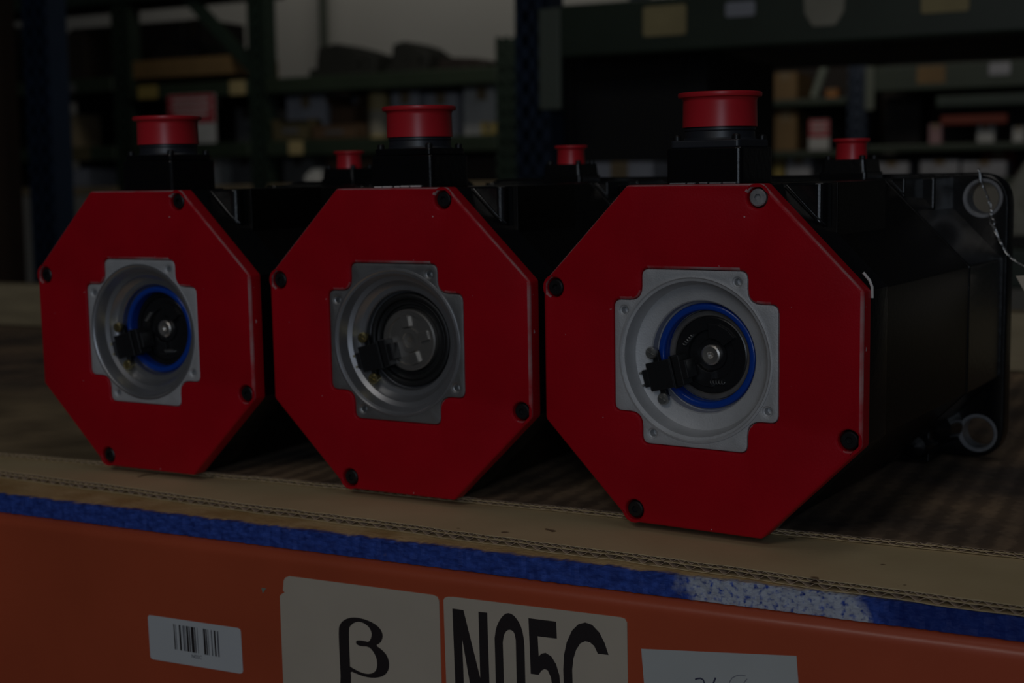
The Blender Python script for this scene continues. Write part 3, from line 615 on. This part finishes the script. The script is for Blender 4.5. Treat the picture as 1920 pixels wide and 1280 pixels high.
# tag and twisted wire through the upper flange hole of the near motor
tagr = empty('shipping_tag', (0.92*U, 2.86*U, 1.70*U), (0, 0, 0), 'pale paper tag on a twisted metal wire through the right motor flange', 'tag')
W = [(0.80, 3.02, 1.93), (0.825, 2.90, 2.04), (0.826, 2.86, 2.097), (0.846, 2.87, 2.007), (0.874, 2.90, 1.925), (0.893, 2.93, 1.850), (0.911, 2.90, 1.775), (0.939, 2.87, 1.689), (0.985, 2.86, 1.596), (1.039, 2.86, 1.503), (1.098, 2.86, 1.448), (1.168, 2.84, 1.412), (1.294, 2.80, 1.341), (1.36, 2.74, 1.30)]
W = W[2:]
def spline(P, n):
    out = []
    for i in range(len(P)-1):
        p0, p1, p2, p3 = (Vector(P[max(0, min(len(P)-1, i+d))]) for d in (-1, 0, 1, 2))
        for j in range(n):
            t = j/n; out.append(0.5*((2*p1)+(-p0+p2)*t+(2*p0-5*p1+4*p2-p3)*t*t+(-p0+3*p1-3*p2+p3)*t**3))
    out.append(Vector(P[-1])); return out
base = Vector((0.92, 2.86, 1.70))
sp = spline(W, 14)
for ph in (0, PI):
    path = []
    for i, p in enumerate(sp):
        a = i*0.30+0.5*math.sin(i*0.37)+ph; r = 0.0055 + (0.014*math.sin((i-52)/20*PI) if 52 < i < 72 else 0)
        path.append(p - base + Vector((math.cos(a)*r, math.sin(a)*r, 0.4*math.sin(a)*r)))
    MB().tube(path, 0.0040, 7).build('twisted_wire', 'wire', tagr)
mb = MB(); tp = [(1.140, 1.359), (1.30, 1.372), (1.75, 1.15), (1.62, 0.86), (1.20, 1.255)]
mb.prism([(x-base.x, z-base.z) for x, z in tp], -0.17, -0.155, 'y'); mb.build('tag_card', 'card_cream', tagr)

# ------------------------------------------------------------------ racks and stock in the background (metres, rack frame)
def post(root, s, n, z1, wd, m, nm='upright', dp=0.07):
    mb = MB(1); z0 = FLOOR
    for off in (-wd/2+wd*0.1, 0, wd/2-wd*0.1): mb.box((s+off, n, (z0+z1)/2), (wd*0.2, 0.003, z1-z0))
    z = z0
    while z < z1-0.03:
        mb.box((s, n, z+0.0125), (wd, 0.003, 0.025)); z += 0.05
    mb.box((s, n+dp-0.002, (z0+z1)/2), (wd, 0.003, z1-z0))
    for off in (-wd/2, wd/2): mb.box((s+off, n+dp/2, (z0+z1)/2), (0.004, dp, z1-z0))
    return mb.build(nm, m, root)
def pbeam(root, s0, s1, n, z0, z1, m, nm='beam'):
    return MB(1).box(((s0+s1)/2, n+0.025, (z0+z1)/2), (s1-s0, 0.05, z1-z0)).build(nm, m, root, 0.006)
def deck(root, s0, s1, n0, n1, z1, m='deck', t=0.018):
    return MB(1).box(((s0+s1)/2, (n0+n1)/2, z1-t/2), (s1-s0, n1-n0, t)).build('deck', m, root)
def card(beam_, s, wd, z0, z1, n, m, label=None):
    mb = MB(1); mb.prism(rrect(s-wd/2, s+wd/2, z0, z1, 0.006, 3), n-0.0025, n-0.0003, 'y'); o = mb.build('location_card', m, beam_)
    if label: o['label'] = label
    return o

# middle row: blue posts and big olive beam
r1 = empty('pallet_rack', O, RROT, 'rack with blue posts and a broad olive green beam at top right', 'pallet rack'); N1 = 2.12
P1 = post(r1, -1.07, N1, 1.6, 0.078, 'blue_post'); post(r1, -2.49, N1, 1.6, 0.082, 'blue_post')
post(r1, 1.35, N1, 1.6, 0.078, 'blue_post')
post(r1, 1.35, N1+1.0, 1.6, 0.078, 'blue_post', 'rear_upright')
tb = pbeam(r1, -1.00, 1.31, N1-0.015, 0.447, 0.555, 'green_beam')
MB(1).box((-1.022, N1-0.012, 0.445), (0.05, 0.012, 0.21)).build('beam_connector', 'grey_green', r1, 0.003)
deck(r1, -1.0, 1.31, N1+0.02, N1+1.5, 0.545)
card(tb, -0.765, 0.092, 0.479, 0.539, N1-0.015, 'bg_yellowtan', 'tan location card')
card(tb, -0.607, 0.060, 0.507, 0.536, N1-0.015, 'bg_lav', 'small white sticker')
mb = MB(1); mb.prism(rpoly([(-0.482, 0.57), (-0.399, 0.57), (-0.402, 0.505), (-0.418, 0.479), (-0.462, 0.479), (-0.478, 0.505)], 0.008, 3), N1-0.018, N1-0.0155, 'y'); mb.build('location_card', 'bg_cream', tb)['label'] = 'pale rounded sticker hanging over the beam'
card(tb, -0.216, 0.086, 0.490, 0.545, N1-0.015, 'bg_yellowtan', 'tan location card at right')
pbeam(r1, -1.03, 1.31, N1-0.015, -0.02, 0.055, 'green_beam'); deck(r1, -1.03, 1.31, N1-0.01, N1+1.0, 0.075)
sp_ = MB(1).box((-2.60, N1-0.04, 0.24), (0.07, 0.09, 1.2+0.6)).box((-2.60, N1-0.04, (FLOOR-0.66)/2), (0.09, 0.09, abs(FLOOR+0.66))).build('wooden_post', mat('dark_timber', (0.035, 0.018, 0.009), 0.8), None)
frame_obj(sp_); tag(sp_, 'dark brown timber post at the far left edge beside the blue post', 'post')

# left row: green posts
NL = 3.79
rl = empty('pallet_rack', O, RROT, 'dark green rack with three posts and a diagonal brace, before the white wall', 'pallet rack')
for s, wd in ((-4.55, 0.08), (-3.70, 0.085), (-3.03, 0.078), (-1.965, 0.085), (-5.45, 0.08)): post(rl, s, NL, 0.70 if s == -1.965 else 2.2, wd, 'green_post')
mb = MB(1); a0, a1 = Vector((-3.40, NL+0.03, 0.96)), Vector((-3.02, NL+0.03, 0.60)); d = (a1-a0)
mb.box(tuple((a0+a1)/2), (d.length, 0.03, 0.045), 0, math.atan2(-d.z, d.x)); mb.build('diagonal_brace', 'green_post', rl)
for s0, s1, zz_ in ((-5.41, -4.59, (0.64, 0.365, 0.20)), (-4.51, -3.74, (0.64, 0.365, 0.20)), (-3.66, -3.07, (0.60, 0.365, 0.20)), (-2.99, -2.0, (0.60, 0.365, 0.20))):
    for z in zz_:
        hgt = 0.058 if z > 0.3 else 0.035
        bm_ = pbeam(rl, s0, s1, NL-0.012, z-hgt, z, 'bg_tan' if z == 0.20 else 'green_beam'); deck(rl, s0, s1, NL+0.03, NL+0.9, z-0.001)
        if s0 == -3.66 and z == 0.60:
            card(bm_, -3.556, 0.10, 0.546, 0.598, NL-0.012, 'bg_yellow', 'yellow location card'); card(bm_, -3.115, 0.075, 0.545, 0.598, NL-0.012, 'bg_yellowtan', 'pale yellow location card')
        if s0 == -2.99 and z == 0.365: card(bm_, -2.852, 0.066, 0.312, 0.362, NL-0.012, 'bg_yellowtan', 'pale yellow location card')
        if s0 == -4.51 and z == 0.365: card(bm_, -3.966, 0.19, 0.309, 0.363, NL-0.012, 'bg_olive', 'wide tan card')
        if s0 == -4.51 and z == 0.64:
            card(bm_, -4.10, 0.07, 0.585, 0.625, NL-0.012, 'bg_grey'); card(bm_, -3.98, 0.09, 0.585, 0.625, NL-0.012, 'bg_grey')
deck(rl, -3.66, -3.17, NL+0.02, NL+0.33, 0.70, 'bg_tan2', 0.07)
pbeam(rl, -5.41, -3.07, NL-0.012, 0.93, 1.1, 'green_post'); deck(rl, -5.41, -3.07, NL+0.02, NL+0.25, 0.95)

# far row on the right
N2 = 5.12
r2_ = empty('pallet_rack', O, RROT, 'farthest rack at right with a blue post, green beam and red bar', 'pallet rack')
for s in (-2.0, -1.05, -0.1): post(r2_, s, N2, 0.66 if s == -1.05 else 2.2, 0.07, 'blue_post')
MB(1).box((-0.995, N2-0.02, 0.56), (0.035, 0.012, 0.17)).build('beam_connector', 'grey_green', r2_)
b2 = pbeam(r2_, -1.01, -0.14, N2-0.012, 0.545, 0.645, 'green_beam'); deck(r2_, -1.01, -0.14, N2+0.03, N2+0.9, 0.64)
card(b2, -0.759, 0.108, 0.570, 0.638, N2-0.012, 'bg_tan2', 'tan location card'); card(b2, -0.503, 0.078, 0.592, 0.638, N2-0.012, 'bg_lav', 'white sticker')
pbeam(r2_, -0.74, -0.14, N2-0.012, 0.475, 0.52, 'green_post', 'tie_bar')
ob = pbeam(r2_, -0.72, -0.47, N2-0.012, 0.405, 0.442, 'bg_crimson', 'tie_bar'); ob['label'] = 'orange red bar'
for s0, s1, zs in ((-1.965, -1.09, (0.53, 0.32, 0.20)), (-1.01, -0.14, (0.335, 0.20))):
    for z in zs: pbeam(r2_, s0, s1, N2-0.012, z-0.03, z, 'green_beam'); deck(r2_, s0, s1, N2+0.03, N2+0.9, z-0.001)

# ---- stock
def carton(s, n, z, wd, dp, h, col, label):
    r = empty('carton', rk(s, n+dp/2, z+0.0015), RROT, label, 'carton', 'cartons on the racks')
    mb = MB(1); mb.box((0, 0, h/2), (wd, dp, h)); mb.build('carton_body', 'bg_'+col, r, min(wd, h)*0.03, 2)
    for sg in (-1, 1): MB(1).box((0, sg*dp/4, h+0.0012), (wd*0.985, dp*0.485, 0.0024)).build('top_flap', 'bg_'+col, r)
    tw = min(0.02, wd*0.2); t = 0.0008
    MB(1).prism([(dp/2, h+0.0026), (-dp/2-0.0004, h+0.0026), (-dp/2-0.0004, h*0.74), (-dp/2-0.0004-t, h*0.74), (-dp/2-0.0004-t, h+0.0026+t), (dp/2, h+0.0026+t)], -tw, tw, 'x').build('packing_tape', 'tape' if col not in ('black', 'darkbrown', 'dark', 'grey') else 'bg_darkbrown', r)
    return r
def open_carton(s, n, z, wd, dp, h, col, label):
    r = empty('carton', rk(s, n+dp/2, z+0.0015), RROT, label, 'carton', 'cartons on the racks'); t = 0.005
    mb = MB(1); mb.box((0, 0, t/2), (wd, dp, t))
    for sg in (-1, 1): mb.box((0, sg*(dp/2-t/2), h*0.42), (wd, t, h*0.84)); mb.box((sg*(wd/2-t/2), 0, h*0.42), (t, dp, h*0.84))
    mb.build('carton_body', 'bg_'+col, r)
    for sg in (-1, 1):
        mb = MB(1); mb.box((sg*(wd/2+0.012), 0, h*0.84+0.02), (t, dp*0.96, 0.055), 0, sg*0.6); mb.build('top_flap', 'bg_'+col, r)
    mb = MB(1); mb.box((0, dp/2+0.01, h*0.84+h*0.08), (wd*.96, t, h*0.2)); mb.build('top_flap', 'bg_'+col, r)
    return r
def crate(s, n, z, wd, dp, h, col, label):
    r = empty('crate', rk(s, n+dp/2, z+0.0015), RROT, label, 'crate')
    mb = MB(1); mb.box((0, 0, h/2), (wd-0.02, dp-0.02, h-0.005)); mb.build('crate_body', 'bg_'+col, r)
    for x, zz2, a, b in ((-wd/2+0.03, h/2, 0.05, h), (wd/2-0.03, h/2, 0.05, h), (0, 0.03, wd-0.12, 0.05), (0, h-0.03, wd-0.12, 0.05)):
        MB(1).box((x, -dp/2+0.005, zz2), (a, 0.018, b)).build('batten', 'bg_'+col, r, 0.002)
    return r
def casting(s, n, z, wd, dp, h, col, label):
    r = empty('machine_casting', rk(s, n+dp/2, z+0.0015), RROT, label, 'machine part', 'castings on the upper decks'); q = random.Random(label)
    MB(1).box((0, 0, h*0.14), (wd, dp, h*0.28)).build('base_plate', 'bg_'+col, r, 0.006)
    mb = MB(1); mb.prism([(-wd*0.46, h*0.26), (wd*0.46, h*0.26), (wd*0.45, h*0.58), (wd*q.uniform(.10, .28), h*0.84), (-wd*0.15, h*0.98), (-wd*0.42, h*0.90), (-wd*0.45, h*0.5)], -dp*0.38, dp*0.38, 'y'); mb.build('casting_body', 'bg_'+col, r, 0.008)
    mb = MB(1); mb.lathe([(h*0.18, -dp*0.45), (h*0.20, -dp*0.42), (h*0.20, dp*0.2)], 20, (wd*0.15, 0, h*0.45), 'y', False, True); mb.build('bearing_boss', 'bg_'+col, r)
    return r
def tube_(s, n, z, wd, dp, h, col, label, lean=0.0):
    r = empty('cardboard_tube', rk(s, n+0.04, z+0.0015), (0, lean, RA), label, 'tube'); rr = wd/2 if lean == 0 else 0.018
    MB(1).lathe([(rr, 0), (rr, h), (rr*0.88, h), (rr*0.88, 0)], 28, (0, 0, 0), 'z', True).build('tube_wall', 'bg_'+col, r, angle=30)
    MB(1).lathe([(rr*0.87, h*0.96), (rr*0.87, h*0.985), (rr*0.5, h*0.985), (0.001, h*0.98)], 24).build('end_plug', 'bg_'+col, r)
    if lean == 0: MB(1).lathe([(rr*1.01, h*0.10), (rr*1.01, h*0.62)], 28).build('paper_label', 'bg_cream', r)
    return r
def bin_(s, n, z, wd, dp, h, col, label):
    r = empty('parts_tray', rk(s, n+dp/2, z+0.0015), RROT, label, 'tray', 'parts trays on the middle deck'); t = 0.004
    mb = MB(1); mb.box((0, 0, t/2), (wd, dp, t)); mb.box((0, dp/2-t/2, h/2), (wd, t, h)); mb.box((0, -dp/2+t/2, h*0.33), (wd, t, h*0.66))
    for sg in (-1, 1): mb.box((sg*(wd/2-t/2), 0, h/2), (t, dp, h))
    mb.build('tray_shell', 'bg_'+col, r)
    MB(1).box((0, -dp/2-0.002, h*0.45), (wd*0.4, 0.003, h*0.25)).build('label_holder', 'bg_grey', r)
    return r
def sign(s, n, z, wd, h, label):
    r = empty('sign_board', rk(s, n, z), RROT, label, 'sign')
    MB(1).prism(rrect(-wd/2, wd/2, 0, h, 0.004, 3), 0, 0.004, 'y').build('sign_plate', 'bg_white', r)
    MB(1).box((0, -0.0007, h*0.70), (wd*0.98, 0.0014, h*0.58)).build('red_panel', 'bg_red', r)
    for k, (zz2, ww) in enumerate(((0.88, 0.78), (0.74, 0.80), (0.60, 0.72))): MB(1).box((0, -0.0016, h*zz2), (wd*ww, 0.0012, h*0.06)).build('white_stripe', 'bg_white', r)
    return r
def sack(s, n, z, wd, dp, h, col, label):
    me = bpy.data.meshes.new('paper_sack'); bm = bmesh.new(); bmesh.ops.create_cube(bm, size=1); bmesh.ops.subdivide_edges(bm, edges=bm.edges, cuts=7, use_grid_fill=True)
    q = random.Random(5)
    for v in bm.verts:
        t = v.co.z+0.5; f = 1-0.55*max(0, t-0.35)**1.2
        v.co.x = v.co.x*wd*f + 0.35*wd*max(0, t-0.4); v.co.y *= dp*(1-0.7*max(0, t-0.3)); v.co.z = t*h
        v.co += Vector((q.uniform(-1, 1), q.uniform(-1, 1), q.uniform(0, 1) if t > 0.02 else 0))*0.004
    bm.to_mesh(me); bm.free(); me.materials.append(M['bg_'+col]); o = bpy.data.objects.new('paper_sack', me); C.objects.link(o); o.location = rk(s, n+dp/2, z+0.0015); o.rotation_euler = RROT
    return tag(o, label, 'sack')

for a in (
 (-2.728, 3.91, 0.6, 0.297, 0.25, 0.135, 'dark', 'dark lumpy casting, the largest on the top deck against the white wall'),
 (-2.444, 3.91, 0.6, 0.178, 0.25, 0.127, 'dark', 'smaller dark pointed casting on the top deck against the white wall'),
 (-2.225, 3.91, 0.6, 0.225, 0.25, 0.055, 'darkbrown', 'low flat dark casting on the top deck near the blue post'),
 (-3.540, 3.91, 0.7, 0.229, 0.2, 0.095, 'black', 'black casting lying on the brown plank deck in the left bay'),
 (-3.305, 3.94, 0.7, 0.22, 0.18, 0.060, 'dark', 'low dark casting on the brown plank deck beside the diagonal brace')): casting(*a)
for a in (
 (-2.895, 3.91, 0.365, 0.185, 0.25, 0.172, 'lav', 'pale lavender grey carton just right of the green rack post'),
 (-2.752, 4.10, 0.365, 0.090, 0.2, 0.170, 'lav', 'narrow pale grey carton behind the open brown carton'),
 (-2.450, 3.91, 0.365, 0.120, 0.25, 0.168, 'lav', 'pale grey carton just right of the tall tan tube'),
 (-2.310, 3.93, 0.365, 0.140, 0.25, 0.160, 'lav', 'pale grey carton directly behind the middle motor red cap'),
 (-2.124, 3.90, 0.365, 0.152, 0.25, 0.172, 'white', 'white carton on the middle deck beside the blue post'),
 (-2.910, 3.87, 0.2, 0.138, 0.2, 0.095, 'grey', 'dark grey carton on the low deck under the yellow card'),
 (-2.700, 3.91, 0.2, 0.204, 0.2, 0.099, 'brown', 'brown carton on the low deck behind the leftmost small red cap'),
 (-2.110, 3.87, 0.2, 0.175, 0.12, 0.085, 'darkbrown', 'dark brown carton on the low deck right of the middle motor tower'),
 (-3.530, 3.94, 0.365, 0.225, 0.25, 0.150, 'darkbrown', 'dark brown carton left of the large red sign'),
 (-3.180, 3.91, 0.365, 0.099, 0.2, 0.132, 'grey', 'narrow grey carton right of the large red sign'),
 (-3.327, 3.89, 0.2, 0.04, 0.1, 0.105, 'white', 'thin white carton beside the left motor black tower'),
 (-3.195, 3.91, 0.2, 0.137, 0.2, 0.105, 'grey', 'grey carton on the low deck right of the left motor tower'),
 (-4.176, 3.87, 0.64, 0.078, 0.2, 0.207, 'tan', 'narrow tan carton high up next to the left blue post'),
 (-4.007, 3.87, 0.64, 0.094, 0.2, 0.201, 'darkbrown', 'dark brown carton on the upper deck of the far left bay'),
 (-4.082, 3.86, 0.365, 0.122, 0.15, 0.136, 'tan', 'tan carton on the middle deck of the far left bay'),
 (-4.077, 3.86, 0.2, 0.229, 0.2, 0.075, 'lav', 'pale grey carton on the low deck of the far left bay'),
 (-0.895, 2.18, 0.075, 0.152, 0.12, 0.149, 'lav', 'pale grey carton at the foot of the big black crate'),
 (-1.361, 5.17, 0.53, 0.1, 0.25, 0.11, 'tan2', 'tan carton on the far upper deck left of the pale leaning tube'),
 (-1.530, 5.22, 0.53, 0.206, 0.25, 0.095, 'darkbrown', 'dark brown carton on the far upper deck above the biggest red cap'),
 (-1.165, 5.17, 0.53, 0.048, 0.05, 0.036, 'orange', 'small orange carton beside the pale leaning tube'),
 (-1.357, 5.17, 0.32, 0.095, 0.25, 0.165, 'tan2', 'tan carton on the far middle deck right of the biggest red cap'),
 (-1.385, 5.17, 0.2, 0.043, 0.1, 0.085, 'yellow', 'narrow yellow carton beside the right motor black tower'),
 (-1.300, 5.17, 0.2, 0.104, 0.15, 0.085, 'lav', 'pale grey carton behind the right motor, left of its small cap'),
 (-1.200, 5.22, 0.2, 0.080, 0.2, 0.068, 'grey', 'grey carton just left of the rightmost small red cap'),
 (-0.918, 5.17, 0.2, 0.136, 0.2, 0.062, 'lav', 'pale carton just right of the rightmost small red cap'),
 (-0.730, 5.17, 0.2, 0.150, 0.2, 0.067, 'lav', 'pale lavender carton over the right motor top edge'),
 (-0.560, 5.17, 0.2, 0.169, 0.2, 0.060, 'lav', 'pale lavender carton behind the right motor flange lug'),
 (-0.747, 5.16, 0.335, 0.049, 0.1, 0.075, 'pink', 'small pink carton left of the orange red bar'),
 (-0.925, 5.40, 0.335, 0.15, 0.3, 0.20, 'black', 'black carton under the far green beam next to its blue post'),
 (-0.540, 5.42, 0.2, 0.130, 0.12, 0.105, 'crimson', 'red carton behind the lavender cartons at far right'),
 (-0.556, 5.16, 0.335, 0.064, 0.1, 0.066, 'white', 'small white carton under the orange red bar'),
 (-0.434, 5.16, 0.335, 0.043, 0.1, 0.055, 'white', 'small white carton at the far right edge of the picture'),
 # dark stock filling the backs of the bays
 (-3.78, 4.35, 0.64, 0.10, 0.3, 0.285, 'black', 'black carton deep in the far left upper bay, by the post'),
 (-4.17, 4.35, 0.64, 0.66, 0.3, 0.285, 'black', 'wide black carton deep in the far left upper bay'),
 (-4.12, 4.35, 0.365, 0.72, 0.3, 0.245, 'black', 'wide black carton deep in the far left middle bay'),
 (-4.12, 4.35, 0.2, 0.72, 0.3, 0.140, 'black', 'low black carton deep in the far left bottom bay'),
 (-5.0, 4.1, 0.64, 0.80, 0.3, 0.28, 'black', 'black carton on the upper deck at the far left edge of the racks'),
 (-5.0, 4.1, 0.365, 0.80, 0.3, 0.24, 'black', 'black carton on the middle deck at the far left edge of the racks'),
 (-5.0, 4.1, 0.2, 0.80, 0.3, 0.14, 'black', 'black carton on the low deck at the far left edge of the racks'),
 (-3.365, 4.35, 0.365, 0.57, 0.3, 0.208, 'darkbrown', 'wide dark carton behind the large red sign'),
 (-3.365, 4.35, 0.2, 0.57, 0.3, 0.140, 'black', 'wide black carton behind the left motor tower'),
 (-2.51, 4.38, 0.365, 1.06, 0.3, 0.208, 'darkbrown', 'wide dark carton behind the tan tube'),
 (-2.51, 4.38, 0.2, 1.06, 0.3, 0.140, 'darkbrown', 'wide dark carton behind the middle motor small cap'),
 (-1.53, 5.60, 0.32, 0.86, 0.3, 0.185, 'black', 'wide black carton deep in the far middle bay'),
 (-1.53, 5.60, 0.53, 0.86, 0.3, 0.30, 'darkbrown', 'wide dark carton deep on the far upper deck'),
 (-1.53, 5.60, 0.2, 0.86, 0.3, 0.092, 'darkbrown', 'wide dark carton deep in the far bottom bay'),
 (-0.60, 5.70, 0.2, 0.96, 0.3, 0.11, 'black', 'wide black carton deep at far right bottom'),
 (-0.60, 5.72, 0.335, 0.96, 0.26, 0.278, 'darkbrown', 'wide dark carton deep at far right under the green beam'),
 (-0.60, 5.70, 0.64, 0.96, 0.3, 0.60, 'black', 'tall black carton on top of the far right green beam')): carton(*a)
open_carton(-2.712, 3.89, 0.365, 0.112, 0.18, 0.146, 'brown', 'open brown carton with raised flaps left of the tall tan tube')
tube_(-2.567, 3.875, 0.365, 0.08, 0.1, 0.170, 'yellowtan', 'tall tan cardboard tube with a pale label on the middle deck')
tube_(-1.255, 5.19, 0.54, 0.05, 0.06, 0.135, 'palegreen', 'pale green tube leaning over on the far upper deck', 0.35)
for a in ((-2.890, 3.80, 0.365, 0.17, 0.08, 0.080, 'olive', 'low olive parts tray before the lavender grey carton'),
          (-2.686, 3.79, 0.365, 0.20, 0.075, 0.055, 'brown', 'low brown parts tray before the open brown carton'),
          (-2.045, 3.80, 0.365, 0.063, 0.07, 0.044, 'yellow', 'small yellow parts tray before the white carton')): bin_(*a)
crate(-0.937, 2.34, 0.075, 0.379, 0.55, 0.400, 'black', 'big black crate under the olive beam behind the middle motor')
sack(-0.058, 2.2, 0.075, 0.13, 0.12, 0.150, 'cream', 'cream paper sack at the right edge behind the motor flange')
sack(-2.800, 3.80, 0.2, 0.07, 0.06, 0.055, 'white', 'small white bag on the low deck by the leftmost small red cap')
sign(-3.339, NL-0.017, 0.365, 0.232, 0.19, 'large red sign board with white lower part behind the left red cap')
sign(-1.199, N2-0.017, 0.32, 0.084, 0.123, 'small red and white sign board on the far rack')
